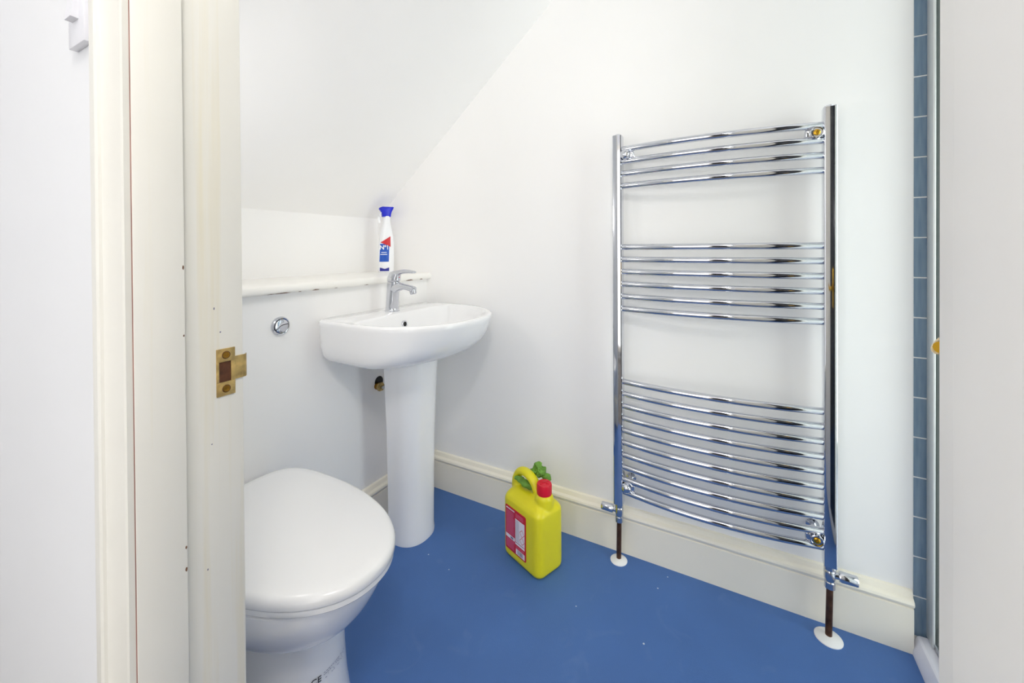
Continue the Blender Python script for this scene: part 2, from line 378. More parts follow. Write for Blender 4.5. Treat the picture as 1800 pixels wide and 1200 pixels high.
bm = BM(); lathe(bm, [(0, 0), (0.008, 0), (0.008, 0.02), (0.018, 0.03), (0.016, 0.045), (0, 0.048)], 20, axis_mat((-1.215, 0.13, 1.0), (1, 0, 0))); obj('door_knob', bm, 'brass', d2, world=True)

# ---------------------------------------------------------------- shower tray and screen
t = thing('shower_tray', 'low white shower tray under the clear glass screen', 'shower tray', (0.86, -0.80, 0))
bm = BM()
x0, x1, y0, y1 = XD1 + 0.004, XW - 0.004, YE + 0.004, -0.397
def rect(x0, x1, y0, y1, z): return [(x0, y0, z), (x1, y0, z), (x1, y1, z), (x0, y1, z)]
loft(bm, [rect(x0, x1, y0, y1, 0), rect(x0, x1, y0, y1 - 0.001, 0.012), rect(x0, x1, y0, y1 - 0.012, 0.041), rect(x0 + .002, x1 - .002, y0 + .002, y1 - 0.017, 0.045),
          rect(x0 + .04, x1 - .03, y0 + .03, y1 - 0.062, 0.045), rect(x0 + .06, x1 - .05, y0 + .05, y1 - 0.085, 0.024)])
obj('basin_tray', bm, 'tray_white', t, world=True, angle=20)
bm = BM(); lathe(bm, [(0, 0), (0.045, 0), (0.045, 0.004), (0.03, 0.007), (0, 0.007)], 24, Matrix.Translation((0.86, -0.95, 0.024))); obj('drain_cover', bm, 'chrome', t, world=True)
t = thing('shower_screen', 'clear glass shower screen in a slim chrome wall channel beside blue tiles', 'shower screen', (1.2, -0.437, 0.045))
bm = BM(); box(bm, 1.372, XW + 0.0, -0.4335, -0.4275, 0.046, 1.93, 0.002); box(bm, 1.372, XW, -0.4475, -0.4415, 0.046, 1.93, 0.002); box(bm, 1.398, XW, -0.4415, -0.4335, 0.046, 1.93)
obj('wall_channel', bm, 'satin_profile', t, world=True)
bm = BM(); box(bm, 0.72, 1.396, -0.4405, -0.4345, 0.052, 1.93, 0.0008); gl = obj('glass_panel', bm, 'screen_glass', t, world=True, smooth=False)
bm = BM(); box(bm, 0.72, 1.372, -0.445, -0.430, 0.0455, 0.060, 0.003); obj('bottom_rail', bm, 'chrome_soft', t, world=True)
bm = BM(); box(bm, 0.71, 0.722, -0.444, -0.431, 0.0455, 1.93, 0.002); obj('edge_profile', bm, 'chrome_soft', t, world=True)

# ---------------------------------------------------------------- door, swung open behind the right jamb
d = thing('door_1', 'bathroom door swung wide open with an added dark strip and brass lever handle', 'door', (0.309, YJ0 - 0.004, 0.0), math.radians(-23.3))
d['kind'] = 'structure'; del d['category']
bm = BM(); box(bm, 0.002, 0.672, -0.0385, -0.0035, 0.008, 1.985, 0.002); leaf = obj('door_leaf', bm, 'gloss_paint', d)
for (c_, e) in ((0.22, 0.80), (1.02, 1.85)):
    bm = BM(); box(bm, 0.10, 0.40, -0.0035, 0.0005, c_, e, 0.003); obj('door_panel', bm, 'gloss_paint', leaf)
bm = BM(); box(bm, 0.484, 0.668, -0.0036, -0.0024, 0.06, 1.92); obj('reflection_strip', bm, 'reflection_dark', leaf, label='tall dark strip added to be mirrored in the radiator')  # strip added so the right upright mirrors something dark
HZ = 0.894
bm = BM(); box(bm, 0.588, 0.628, -0.0035, 0.003, HZ - 0.07, HZ + 0.07, 0.002); hd = obj('door_handle', bm, 'brass_bright', d, label='polished brass lever handle')
bm = BM(); tube(bm, catmull([(0.608, 0.0, HZ), (0.608, 0.030, HZ), (0.604, 0.046, HZ), (0.590, 0.054, HZ - 0.001), (0.555, 0.056, HZ - 0.004), (0.520, 0.054, HZ - 0.002), (0.50, 0.05, HZ + .004)], 6), 0.0085, 12)
obj('lever', bm, 'brass_bright', hd)
for z in (0.2, 1.0, 1.78):
    bm = BM(); tube(bm, [(0.0, -0.001, z), (0.0, -0.001, z + 0.075)], 0.004, 10); obj('hinge', bm, 'brass', d)

# ---------------------------------------------------------------- strike plate on the left jamb
k = thing('strike_plate', 'worn brass strike plate screwed to the cream door jamb', 'strike plate', (0.284, YJ1, 0.852))
Y = YJ1
bm = BM()
zk0, zk1 = 0.852, 0.913
xa, xb = 0.2735, 0.2955
hole = (0.2765, 0.2905, 0.870, 0.896)
box(bm, xa, xb, Y - 0.0016, Y + 0.0004, zk0, hole[2], 0.0005); box(bm, xa, xb, Y - 0.0016, Y + 0.0004, hole[3], zk1, 0.0005)
box(bm, xa, hole[0], Y - 0.0016, Y + 0.0004, hole[2] - .0002, hole[3] + .0002, 0.0004); box(bm, hole[1], xb, Y - 0.0016, Y + 0.0004, hole[2] - .0002, hole[3] + .0002, 0.0004)
obj('plate', bm, 'brass_old', k, world=True)
bm = BM(); loft(bm, [[(x, y, z) for (x, y) in ((0.2950, Y - 0.0016), (0.303, Y - 0.0016), (0.309, Y - 0.0010), (0.3125, Y + 0.0035), (0.3113, Y + 0.0045), (0.3083, Y + 0.0004), (0.303, Y - 0.0002), (0.2950, Y))] for z in (0.8705, 0.9005)])
obj('lip', bm, 'brass_old', k, world=True)
bm = BM(); box(bm, hole[0] - .0006, hole[1] + .0006, Y - 0.0004, Y - 0.0001, hole[2] - .0006, hole[3] + .0006); lt = obj('latch_hole', bm, 'rust', k, world=True, label='rusty dark latch recess')
for z in (0.861, 0.9045):
    bm = BM(); lathe(bm, [(0, 0), (0.0044, 0), (0.0040, 0.0008), (0.0022, 0.0006), (0.0020, 0.0002), (0, 0.0002)], 16, axis_mat((0.2845, Y - 0.0016, z), (0, -1, 0))); s = obj('screw', bm, 'brass', k, world=True)
    bm = BM(); ring_lathe(bm, [(0.0042, 0), (0.0050, 0), (0.0050, 0.0003), (0.0042, 0.0003)], 16, axis_mat((0.2845, Y - 0.0016, z), (0, -1, 0))); obj('screw_ring', bm, 'rust', s, world=True)

# ---------------------------------------------------------------- light switch on the hall wall
sw = thing('light_switch', 'small white light switch on the hall wall beside the architrave', 'light switch', (XD0, 0.698, 1.289))
bm = BM(); box(bm, 0.1816, XD0, 0.673, 0.723, 1.289, 1.375, 0.0012, 2); obj('face_plate', bm, 'switch_plastic', sw, world=True)
bm = BM(); loft(bm, [[(0.1818, y, 1.318), (0.1745, y, 1.3185), (0.1785, y, 1.356), (0.1818, y, 1.357)] for y in (0.688, 0.708)]); obj('rocker', bm, 'switch_plastic', sw, world=True, smooth=False)

# ---------------------------------------------------------------- shelf over the boxing
sh = thing('wall_shelf', 'white painted ledge board with chipped front edge behind the basin', 'shelf', (0.86, 1.34, 0.909))
bm = BM(); prism(bm, [(YB, 0.909), (YB, 0.937), (1.190, 0.937), (1.184, 0.9352), (1.1805, 0.931), (1.179, 0.924), (1.1795, 0.916), (1.182, 0.911), (1.186, 0.909)], 'x', XD1, XW)
sb = obj('board', bm, 'shelf_paint', sh, world=True)
for cx, w, h in ((0.735, 0.050, 0.0022), (0.79, 0.010, 0.002), (0.845, 0.026, 0.003), (0.70, 0.022, 0.0014), (0.92, 0.012, .0015), (1.275, 0.042, 0.0042), (1.345, 0.018, 0.004), (1.05, 0.02, 0.0015)):
    bm = BM(); N = 9; top = []; bot = []
    for i in range(N):
        x = cx + w * (i / (N - 1) - .5); q = math.sin(PI * i / (N - 1)) * h * random.uniform(.6, 1.1)
        bot.append((x, 1.1812 - 0.0006, 0.9103)); top.append((x, 1.1793 - 0.0004, 0.9108 + q))
    vb = [bm.verts.new(p) for p in bot]; vt = [bm.verts.new(p) for p in top]
    for i in range(N - 1): bm.faces.new((vb[i], vb[i + 1], vt[i + 1], vt[i]))
    obj('paint_chip', bm, 'bare_wood', sb, world=True, smooth=False)

# ---------------------------------------------------------------- flush button
fb = thing('flush_button', 'round chrome dual flush button on the boxed-in wall', 'flush button', (0.741, YX, 0.811))
Mw = axis_mat((0.741, YX, 0.811), (0, -1, 0))
bm = BM(); lathe(bm, [(0.0, -.002), (0.0275, -.002), (0.0285, 0.002), (0.0275, 0.006), (0.0245, 0.0085), (0.0225, 0.0075), (0.0, 0.0075)], 40, Mw); obj('bezel', bm, 'chrome', fb, world=True)
def half_button(inner):
    bm = BM(); N = 28; rr = 0.021; pts = []
    if inner:   # small eye-shaped upper-right button
        a0, a1 = math.radians(18), math.radians(205)
    else:
        a0, a1 = math.radians(213), math.radians(370)
    for i in range(N): a = a0 + (a1 - a0) * i / (N - 1); pts.append((rr * math.cos(a), rr * math.sin(a)))
    p, q = Vector(pts[-1]), Vector(pts[0])
    for i in range(1, 10):
        tt = i / 10; c = p.lerp(q, tt); nrm = Vector((q - p).yx).normalized(); nrm = Vector((nrm.x, -nrm.y))
        off = 0.005 * math.sin(PI * tt) * (1 if inner else -1)
        pts.append(tuple(c + nrm * off * (-1)))
    h = 0.0105 if inner else 0.0092
    # local x,y of the disc -> world x,z on the wall
    R0 = [(0.741 + a, YX - 0.007, 0.811 + b) for a, b in pts]; R1 = [(0.741 + a * .97, YX - h + .0006, 0.811 + b * .97) for a, b in pts]; R2 = [(0.741 + a * .9, YX - h, 0.811 + b * .9) for a, b in pts]
    return loft(bm, [R0, R1, R2])
obj('push_plate', half_button(True), 'chrome', fb, world=True); obj('push_plate', half_button(False), 'chrome', fb, world=True)
bm = BM(); lathe(bm, [(0.0, -0.001), (0.0222, -0.001), (0.0222, 0.0003), (0.0, 0.0003)], 32, axis_mat((0.741, YX - 0.0075, 0.811), (0, -1, 0))); obj('gap_ring', bm, 'ink', fb, world=True)

# ---------------------------------------------------------------- toilet
TX = 0.554
to = thing('toilet', 'white ceramic back-to-wall toilet with closed rounded lid', 'toilet', (TX, 0.95, 0))
keys = [  # z, half width, front depth, back depth (from y=0.93)
    (0.000, 0.124, 0.200, 0.270), (0.020, 0.121, 0.196, 0.270), (0.10, 0.109, 0.190, 0.27), (0.17, 0.1015, 0.190, 0.27), (0.225, 0.0975, 0.193, 0.27), (0.255, 0.0975, 0.196, 0.27), (0.264, 0.101, 0.199, 0.27),
]
R = []
for z, a, bf, cb in keys: R.append([(x, y, z) for x, y in outline(TX, 0.93, a, bf, cb, 2.3, 8)])
keys2 = lerp_profile([(0.264, 0.112, 0.210, 0.27), (0.271, 0.126, 0.226, 0.27), (0.292, 0.146, 0.254, 0.27), (0.325, 0.162, 0.277, 0.27), (0.36, 0.172, 0.295, 0.27), (0.387, 0.175, 0.303, 0.27)], 4)
for z, a, bf, cb in keys2: R.append([(x, y, z) for x, y in outline(TX, 0.93, a, bf, cb, 2.2, 6)])
R.append([(x, y, 0.391) for x, y in outline(TX, 0.93, 0.170, 0.293, 0.265, 2.2, 6)])
bm = BM(); loft(bm, R); pan = obj('pan', bm, 'ceramic', to, world=True, angle=50)
def lid_ring(z, g, N=96):
    """seat outline shrunk by g"""
    pts = []
    for x, y in outline(TX, 0.945, 0.1805 - g, 0.341 - g, 0.19 - g, 2.15, 5.0, N):
        q = max(0, (y - 0.945) / 0.19)
        pts.append((TX + (x - TX) * (1 - 0.10 * q * q), y, z - 0.005))
    return pts
bm = BM(); loft(bm, [lid_ring(0.396, 0.014), lid_ring(0.3965, 0.006), lid_ring(0.400, 0.003), lid_ring(0.409, 0.003), lid_ring(0.411, 0.006)]); obj('seat', bm, 'plastic_white', to, world=True)
bm = BM(); loft(bm, [lid_ring(0.4105, 0.006), lid_ring(0.4112, 0.0015), lid_ring(0.414, 0.0), lid_ring(0.423, 0.0), lid_ring(0.4285, 0.002), lid_ring(0.4325, 0.0065), lid_ring(0.4345, 0.013), lid_ring(0.4355, 0.03), lid_ring(0.4362, 0.08), lid_ring(0.4366, 0.14)])
obj('lid', bm, 'plastic_white', to, world=True, angle=60)
for s in (-1, 1):
    bm = BM(); lathe(bm, [(0, 0), (0.012, 0), (0.012, 0.016), (0.010, 0.020), (0, 0.021)], 20, Matrix.Translation((TX + s * 0.075, 1.152, 0.390))); obj('hinge', bm, 'plastic_white', to, world=True)
# printed mark on the side of the base
def on_base(u, z):
    # arc length along the base outline, starting at the front and going towards +x
    ol = outline(TX, 0.93, 0.1025, 0.1908, 0.27, 2.3, 8, 720)
    st = 540 - 160; acc = 0; p = Vector(ol[st]); i = st
    u += sum((Vector(ol[j + 1]) - Vector(ol[j])).length for j in range(st, 540))
    while acc < u:
        q = Vector(ol[(i + 1) % 720]); acc += (q - p).length; p = q; i += 1
    a = Vector(ol[(i - 1) % 720]); b = Vector(ol[(i + 1) % 720]); tn = (b - a).normalized(); nm = Vector((tn.y, -tn.x))
    w = p + nm * 0.0012
    return (w.x, w.y, z)
def base_print(me, u0, z0_):
    for v in me.vertices: v.co = on_base(u0 + v.co.x, z0_ + v.co.y)
me = text_mesh('CE', 0.017, 0.0, 0.02); base_print(me, -0.030, 0.168); link('ce_mark', me, 'ink', pan, smooth=False, world=True)
bm = BM()
for row in range(4):
    u = -0.015
    while u < 0.042:
        w = random.uniform(0.0012, 0.004); zz = 0.161 + row * 0.0042
        if random.random() < 0.75:
            q = [bm.verts.new(on_base(a, b)) for a, b in ((u, zz), (u + w, zz), (u + w, zz + 0.0013), (u, zz + 0.0013))]; bm.faces.new(q)
        u += w + random.uniform(0.0008, 0.002)
o = obj('small_print', bm, 'label_grey', pan, smooth=False, world=True); o['kind'] = 'stuff'

# ---------------------------------------------------------------- wash basin on its pedestal
BX = 1.109; BZ = 0.812
ba = thing('wash_basin', 'white ceramic wash basin on a full pedestal in the corner', 'basin', (BX, 1.03, 0))
NB = 96
def bring(z, a, bf, cb=0.203, nf=2.12, nb=9, yc=1.0): return [(x, y, z) for x, y in outline(BX, yc, a, bf, cb, nf, nb, NB)]
und = lerp_profile([(0.668, 0.195, 0.100), (0.673, 0.226, 0.135), (0.690, 0.249, 0.184), (0.720, 0.259, 0.226), (0.758, 0.2630, 0.252), (0.795, 0.2660, 0.266)], 4)
R = [bring(z, a, bf, .203, 2.12, 9) for z, a, bf in und]
R += [bring(0.805, 0.2670, 0.268), bring(0.8105, 0.2645, 0.2655), bring(0.8125, 0.2585, 0.2595, .199)]
# inner bowl, its back wall in front of the tap deck
R += [bring(0.8115, 0.247, 0.246, 0.062, 2.12, 5), bring(0.8085, 0.241, 0.240, 0.056, 2.12, 5), bring(0.802, 0.237, 0.236, 0.052, 2.12, 5), bring(0.775, 0.228, 0.216, 0.043, 2.3, 5),
      bring(0.735, 0.200, 0.186, 0.028, 2.3, 4), bring(0.705, 0.150, 0.135, 0.005, 2.2, 3), bring(0.695, 0.08, 0.085, -0.02, 2.1, 2.5), bring(0.693, 0.02, 0.045, -0.035, 2, 2)]
bm = BM(); loft(bm, R); bowl = obj('bowl', bm, 'ceramic', ba, world=True, angle=60)
# pedestal, open at the back
PX = 1.133
def ped(z, r, yb):
    pts = []
    N = 28; yc_ = 1.050
    BX = PX
    pts.append((BX + r, yb, z))
    for i in range(N + 1):
        a = -PI * i / N
        ex = lambda v: (1 if v >= 0 else -1) * abs(v) ** (2 / 2.3)
        pts.append((BX + r * ex(math.cos(a)), yc_ + r * 0.98 * ex(math.sin(a)), z))
    pts.append((BX - r, yb, z)); w = 0.012
    pts.append((BX - r + w, yb, z))
    for i in range(N, -1, -1):
        a = -PI * i / N
        pts.append((BX + (r - w) * math.cos(a), yc_ + (r - w) * math.sin(a), z))
    pts.append((BX + r - w, yb, z))
    return pts
bm = BM(); loft(bm, [ped(z_, r_, 1.082) for z_, r_ in ((0.0, 0.082), (0.012, 0.083), (0.03, 0.0805), (0.2, 0.082), (0.4, 0.086), (0.56, 0.0935), (0.674, 0.099))])
obj('pedestal', bm, 'ceramic', ba, world=True, angle=50)
bm = BM(); Mo = axis_mat((BX - 0.013, 1.0405, 0.772), (0, -1, 0.12))
ring_lathe(bm, [(0.0085, -0.004), (0.0125, -0.004), (0.0130, 0.002), (0.0115, 0.0038), (0.0085, 0.003)], 24, Mo); ov = obj('overflow_ring', bm, 'chrome', ba, world=True)
bm = BM(); lathe(bm, [(0, 0), (0.0097, 0), (0.0097, 0.0026), (0, 0.0026)], 24, Mo); obj('overflow_hole', bm, 'dark', ov, world=True)
bm = BM(); lathe(bm, [(0, 0), (0.030, 0), (0.030, 0.002), (0.022, 0.004), (0, 0.004)], 24, Matrix.Translation((BX, 0.92, 0.693))); obj('waste_outlet', bm, 'chrome', ba, world=True)

# ---------------------------------------------------------------- tap
ta = thing('mixer_tap', 'chrome single lever mixer tap on the basin deck', 'tap', (BX, 1.112, BZ - 0.001))
bm = BM()
body = [(0.0, 0.0265, 0.0265, 0.0), (0.004, 0.0268, 0.0268, 0.0), (0.008, 0.0245, 0.0245, 0.0), (0.03, 0.0232, 0.0235, 0.001), (0.06, 0.0222, 0.0232, 0.003), (0.085, 0.0220, 0.0245, 0.006), (0.104, 0.0222, 0.0255, 0.008), (0.110, 0.0218, 0.025, 0.008)]
loft(bm, [[(a * math.cos(2 * PI * i / 32), -sh_ + b * math.sin(2 * PI * i / 32), z) for i in range(32)] for z, a, b, sh_ in lerp_profile(body, 3)])
tb = obj('body', bm, 'chrome', ta)
bm = BM(); P = catmull([(0, -0.006, 0.082), (0, -0.030, 0.091), (0, -0.055, 0.094), (0, -0.085, 0.090), (0, -0.106, 0.085)], 5)
n = len(P); tube(bm, P, [(0.0215 - 0.008 * i / (n - 1), 0.0225 - 0.0115 * min(1, i / (n * .55))) for i in range(n)], 20); obj('spout', bm, 'chrome', ta)
bm = BM(); lathe(bm, [(0, -0.012), (0.0098, -0.012), (0.0115, -0.009), (0.0118, 0.004), (0, 0.004)], 20, axis_mat((0, -0.101, 0.080), (0, 0.25, 1))); obj('aerator', bm, 'chrome_soft', ta)
bm = BM()
cap = [(0.111, 0.0205, 0.0235, 0.008), (0.113, 0.0222, 0.0255, 0.0085), (0.125, 0.0220, 0.026, 0.010), (0.137, 0.0195, 0.025, 0.014), (0.145, 0.0150, 0.021, 0.019), (0.150, 0.008, 0.013, 0.025), (0.1515, 0.002, 0.004, 0.029)]
loft(bm, [[(a * math.cos(2 * PI * i / 32), -sh_ + b * math.sin(2 * PI * i / 32), z) for i in range(32)] for z, a, b, sh_ in lerp_profile(cap, 3)])
P = catmull([(0, -0.014, 0.137), (0, -0.045, 0.146), (0, -0.075, 0.149), (0, -0.100, 0.1475), (0, -0.108, 0.1465)], 5); n = len(P)
tube(bm, P, [(0.017 - 0.006 * i / (n - 1), 0.0105 - 0.0065 * i / (n - 1)) for i in range(n)], 16)
lv = obj('lever', bm, 'chrome', ta)
bm = BM(); lathe(bm, [(0, 0), (0.0036, 0), (0.003, 0.0012), (0, 0.0014)], 14, axis_mat((0, -0.0352, 0.128), (0, -1, 0.1))); obj('heat_dot', bm, 'cap_red', lv)
bm = BM(); lathe(bm, [(0.0, 0.1095), (0.0195, 0.1095), (0.0195, 0.1115), (0, 0.1115)], 24, Matrix.Translation((0, -0.008, 0))); obj('seam_ring', bm, 'dark', ta)

# ---------------------------------------------------------------- pipework behind the pedestal
pv = thing('isolating_valve', 'old brass isolating valve poking out of the wall behind the pedestal', 'valve', (1.115, YX, 0.519))
bm = BM(); tube(bm, [(1.118, YX + 0.004, 0.517), (1.118, YX - 0.016, 0.517)], 0.0135, 16); obj('nut', bm, 'brass', pv, world=True)
bm = BM(); tube(bm, [(1.118, YX - 0.014, 0.517), (1.118, YX - 0.024, 0.517)], 0.017, 6); obj('compression_nut', bm, 'brass_old', pv, world=True)
bm = BM(); tube(bm, catmull([(1.118, YX - 0.022, 0.517), (1.118, YX - 0.040, 0.520), (1.125, YX - 0.055, 0.54), (1.130, YX - 0.06, 0.58), (1.13, YX - 0.06, 0.635)], 5), 0.007, 12); obj('flexible_tail', bm, 'chrome_soft', pv, world=True)
bm = BM(); lathe(bm, [(0, 0), (0.021, 0), (0.0205, 0.0008), (0, 0.0008)], 20, axis_mat((1.128, YX, 0.531), (0, -1, 0))); obj('wall_hole', bm, 'dark', pv, world=True)
fx = thing('fixing_bolt', 'dark bolt head in the wall just below the basin rim', 'bolt', (1.087, YX, 0.599))
bm = BM(); tube(bm, [(1.088, YX + 0.002, 0.606), (1.088, YX - 0.010, 0.606)], 0.0105, 6); obj('bolt_head', bm, 'ink', fx, world=True)
bm = BM(); lathe(bm, [(0, 0), (0.0135, 0), (0.013, 0.002), (0, 0.002)], 20, axis_mat((1.088, YX, 0.606), (0, -1, 0))); obj('washer', bm, 'chrome_soft', fx, world=True)

# ---------------------------------------------------------------- towel radiator
rad = thing('towel_radiator', 'tall chrome ladder towel radiator with bowed rails on the white wall', 'radiator', (1.355, 0.058, 0))
RXC = 1.355; YL, YR = 0.338, -0.222
def upright(y):
    bm = BM(); w, dd = 0.0150, 0.0190; pts = []
    # rounded rectangle, the front face slightly crowned
    for (sx, sy, a0) in ((1, 1, 0), (-1, 1, 90), (-1, -1, 180), (1, -1, 270)):
        for i in range(5):
            a = math.radians(a0 + 22.5 * i); r = 0.0045
            pts.append((RXC + sx * (dd - r) + r * math.cos(a), y + sy * (w - r) + r * math.sin(a)))
    def ringz(z, s): return [(RXC + (px - RXC) * s, y + (py - y) * s, z) for px, py in pts]
    loft(bm, [ringz(0.193, 0.9), ringz(0.194, 1.0), ringz(1.408, 1.0), ringz(1.410, 0.92)])
    return bm
for y in (YL, YR):
    u = obj('upright', upright(y), 'chrome', rad, world=True, angle=15)
    bm = BM(); lathe(bm, [(0, 0), (0.0105, 0), (0.0105, 0.003), (0.009, 0.0045), (0.004, 0.0045), (0.0035, 0.003), (0, 0.003)], 20, Matrix.Translation((RXC, y, 1.410))); obj('air_vent_cap', bm, 'chrome', u, world=True)
def ray_at_x(px, py, X):
    dv = CM.to_3x3() @ Vector(((px - 900) / FPX, (ROW - py) / FPX, -1)); return CAM_H + dv.z * X / dv.x
rows = [237.7 + 24.4 * i for i in range(4)] + [433 + 24.6 * i for i in range(6)] + [701.5 + 24.3 * i for i in range(10)]
SAG = 0.030
bm = BM(); path = []
for i in range(25):
    s = -1 + 2 * i / 24; path.append((RXC - SAG * (1 - s * s) - 0.004, YL - 0.014 + (YR - YL + 0.028) * (i / 24), 0))
tube(bm, path, 0.0098, 14); bmesh.ops.recalc_face_normals(bm, faces=bm.faces)
rme = bpy.data.meshes.new('rail'); bm.to_mesh(rme); bm.free(); rme.materials.append(MATS['chrome']); rme.transform(ROOT[rad].inverted())
rme.polygons.foreach_set('use_smooth', [True] * len(rme.polygons)); rme.set_sharp_from_angle(angle=math.radians(40))
RZ = []
for r_ in rows:
    z = ray_at_x(1266, r_, RXC - SAG - 0.004); RZ.append(z)
    o = bpy.data.objects.new('rail', rme); COL.objects.link(o); o.parent = rad; o.location = (0, 0, z)
for (y, z, capd) in ((YL - 0.028, (RZ[0] + RZ[1]) / 2, True), (YR + 0.030, (RZ[0] + RZ[1]) / 2, False), (YL - 0.028, (RZ[18] + RZ[19]) / 2, True), (YR + 0.030, (RZ[18] + RZ[19]) / 2, False)):
    bm = BM(); lathe(bm, [(0, 0), (0.016, 0), (0.016, 0.003), (0.0085, 0.005), (0.0085, 0.045), (0.0135, 0.047), (0.0135, 0.062)] + ([(0.0155, 0.063), (0.0158, 0.075), (0.014, 0.082), (0.009, 0.086), (0, 0.0875)] if capd else [(0.0158, 0.063), (0.0158, 0.078), (0.0135, 0.079), (0.0120, 0.075), (0.0, 0.0745)]), 24, axis_mat((XW, y, z), (-1, 0, 0)))
    b = obj('wall_bracket', bm, 'chrome', rad, world=True)
    s = 1 if y > 0 else -1
    bm = BM(); box(bm, XW - 0.068, XW - 0.054, y - 0.0135 - (0.012 if s > 0 else 0), y + 0.0135 + (0.012 if s < 0 else 0), z - 0.0115, z + 0.0115, 0.005, 3); obj('clamp_plate', bm, 'chrome', b, world=True)
    if not capd:
        bm = BM(); lathe(bm, [(0, 0.0), (0.0085, 0.0), (0.0078, 0.0025), (0.005, 0.004), (0.0022, 0.004), (0.0018, 0.0015), (0, 0.0015)], 18, axis_mat((XW - 0.0745, y, z), (-1, 0, 0))); obj('screw', bm, 'brass_bright', b, world=True, label='exposed brass screw')
for y, s in ((YL, 1), (YR, -1)):
    px_ = RXC - (0.002 if s > 0 else 0.010)
    bm = BM(); lathe(bm, [(0, 0.0), (0.0125, 0.0), (0.0125, 0.016), (0.0105, 0.018), (0.0125, 0.022), (0.0135, 0.03), (0.0135, 0.044), (0.0115, 0.048), (0.0135, 0.050), (0.0135, 0.062), (0, 0.062)], 20, Matrix.Translation((RXC - 0.002, y, 0.132)))
    v = obj('valve_body', bm, 'chrome_soft', rad, world=True)
    bm = BM(); lathe(bm, [(0, 0.008), (0.0085, 0.008), (0.0085, 0.018), (0.0125, 0.019), (0.0135, 0.023), (0.0130, 0.056), (0.0118, 0.0585), (0, 0.0585)], 20, axis_mat((RXC - 0.002, y, 0.168), (0, s, 0))); obj('valve_head', bm, 'chrome', v, world=True)
    bm = BM(); tube(bm, [(RXC - 0.002, y, 0.136), (px_, y + (0.002 if s > 0 else 0.004), 0.0)], 0.0078, 14); obj('supply_pipe', bm, 'copper_pipe', rad, world=True, label='bare tarnished copper supply pipe')
    rc = 0.0275 if s > 0 else 0.0315
    bm = BM(); lathe(bm, [(0, 0), (rc, 0), (rc, 0.002), (rc - 0.003, 0.0045), (0.012, 0.0075), (0.0085, 0.009), (0, 0.009)], 32, Matrix.Translation((px_, y + (0.002 if s > 0 else 0.004), 0)))
    obj('pipe_collar', bm, 'plastic_white', rad, world=True, label='white plastic pipe collar')

# ---------------------------------------------------------------- yellow jug
JL, JD = 0.182, 0.118
ang = math.radians(68.5)
uv = Vector((math.cos(ang), math.sin(ang))); vv = Vector((math.sin(ang), -math.cos(ang)))   # u along the label face, v towards the wall
c0 = Vector((1.141, 0.545)) + uv * (JL / 2 - 0.013) + vv * (JD / 2)
jug = thing('detergent_jug', 'yellow plastic jerrycan with red cap and red label on the blue floor', 'jug', (c0.x, c0.y, 0), ang)
# local axes of the empty: x = u (along the label face, away from the cap), y = rotated left; label face looks to +y
def rr(z, L, D, r, ox=0.0, oy=0.0, n=6):
    pts = []
    for sx, sy, a0 in ((1, 1, 0), (-1, 1, 90), (-1, -1, 180), (1, -1, 270)):
        for i in range(n):
            a = math.radians(a0 + 90 * i / (n - 1))
            pts.append((ox + sx * (L / 2 - r) + r * math.cos(a), oy + sy * (D / 2 - r) + r * math.sin(a), z))
    return pts
bm = BM()
loft(bm, [rr(0.0, JL - .03, JD - .03, .018), rr(0.001, JL - .016, JD - .016, .020), rr(0.012, JL - .002, JD - .002, .024), rr(0.03, JL, JD, .026), rr(0.188, JL, JD, .026), rr(0.196, JL - 0.002, JD - .002, .026), rr(0.206, JL - 0.012, JD - .014, .026, .002),
          rr(0.214, JL - 0.026, JD - .036, .026, 0.003), rr(0.222, JL - 0.05, JD - .062, .022, .004), rr(0.226, JL - .08, JD - .08, .014, .004)])
P = catmull([(0.070, 0, 0.185), (0.077, 0, 0.222), (0.075, 0, 0.250), (0.060, 0, 0.270), (0.036, 0, 0.2775), (0.008, 0, 0.273), (-0.014, 0, 0.258), (-0.024, 0, 0.235), (-0.026, 0, 0.20)], 5)
tube(bm, P, [(0.0175 + 0.018 * max(0, 1 - i / 12) ** 1.3, 0.0132) for i in range(len(P))], 18)
lathe(bm, [(0, 0.19), (0.030, 0.19), (0.030, 0.235), (0.0265, 0.242), (0.022, 0.247), (0, 0.247)], 24, Matrix.Translation((-0.057, 0, 0)))
jb = obj('body', bm, 'jug_yellow', jug)
rm = jb.modifiers.new('fuse', 'REMESH'); rm.mode = 'VOXEL'; rm.voxel_size = 0.0032; rm.use_smooth_shade = True
# carve the hand hole through the shoulder before fusing
smo = jb.modifiers.new('soften', 'SMOOTH'); smo.factor = 0.5; smo.iterations = 7
bm = BM(); prof = [(0, 0.0), (0.0235, 0.0), (0.0245, 0.002), (0.0245, 0.030), (0.0225, 0.034), (0.0, 0.035)]
NC = 48; rings = []
for r, z in prof: rings.append([((r - (0.0011 if k % 2 and 0.002 <= z <= .031 else 0)) * math.cos(2 * PI * k / NC) - 0.057 if r else -0.057 + 1e-5 * math.cos(2 * PI * k / NC), max(r - (0.0011 if k % 2 and 0.002 <= z <= .031 else 0), 1e-5) * math.sin(2 * PI * k / NC), 0.2455 + z) for k in range(NC)])
loft(bm, rings); cp = obj('screw_cap', bm, 'cap_red', jug, label='red ribbed screw cap')
for a in (0.4, 1.45):
    bm = BM(); box(bm, -0.016, 0.016, -0.0013, 0.0013, 0.2803, 0.2814, 0, 1, Matrix.Translation((-0.057, 0, 0)) @ Matrix.Rotation(a, 4, 'Z')); obj('cap_emboss', bm, 'cap_red', cp)
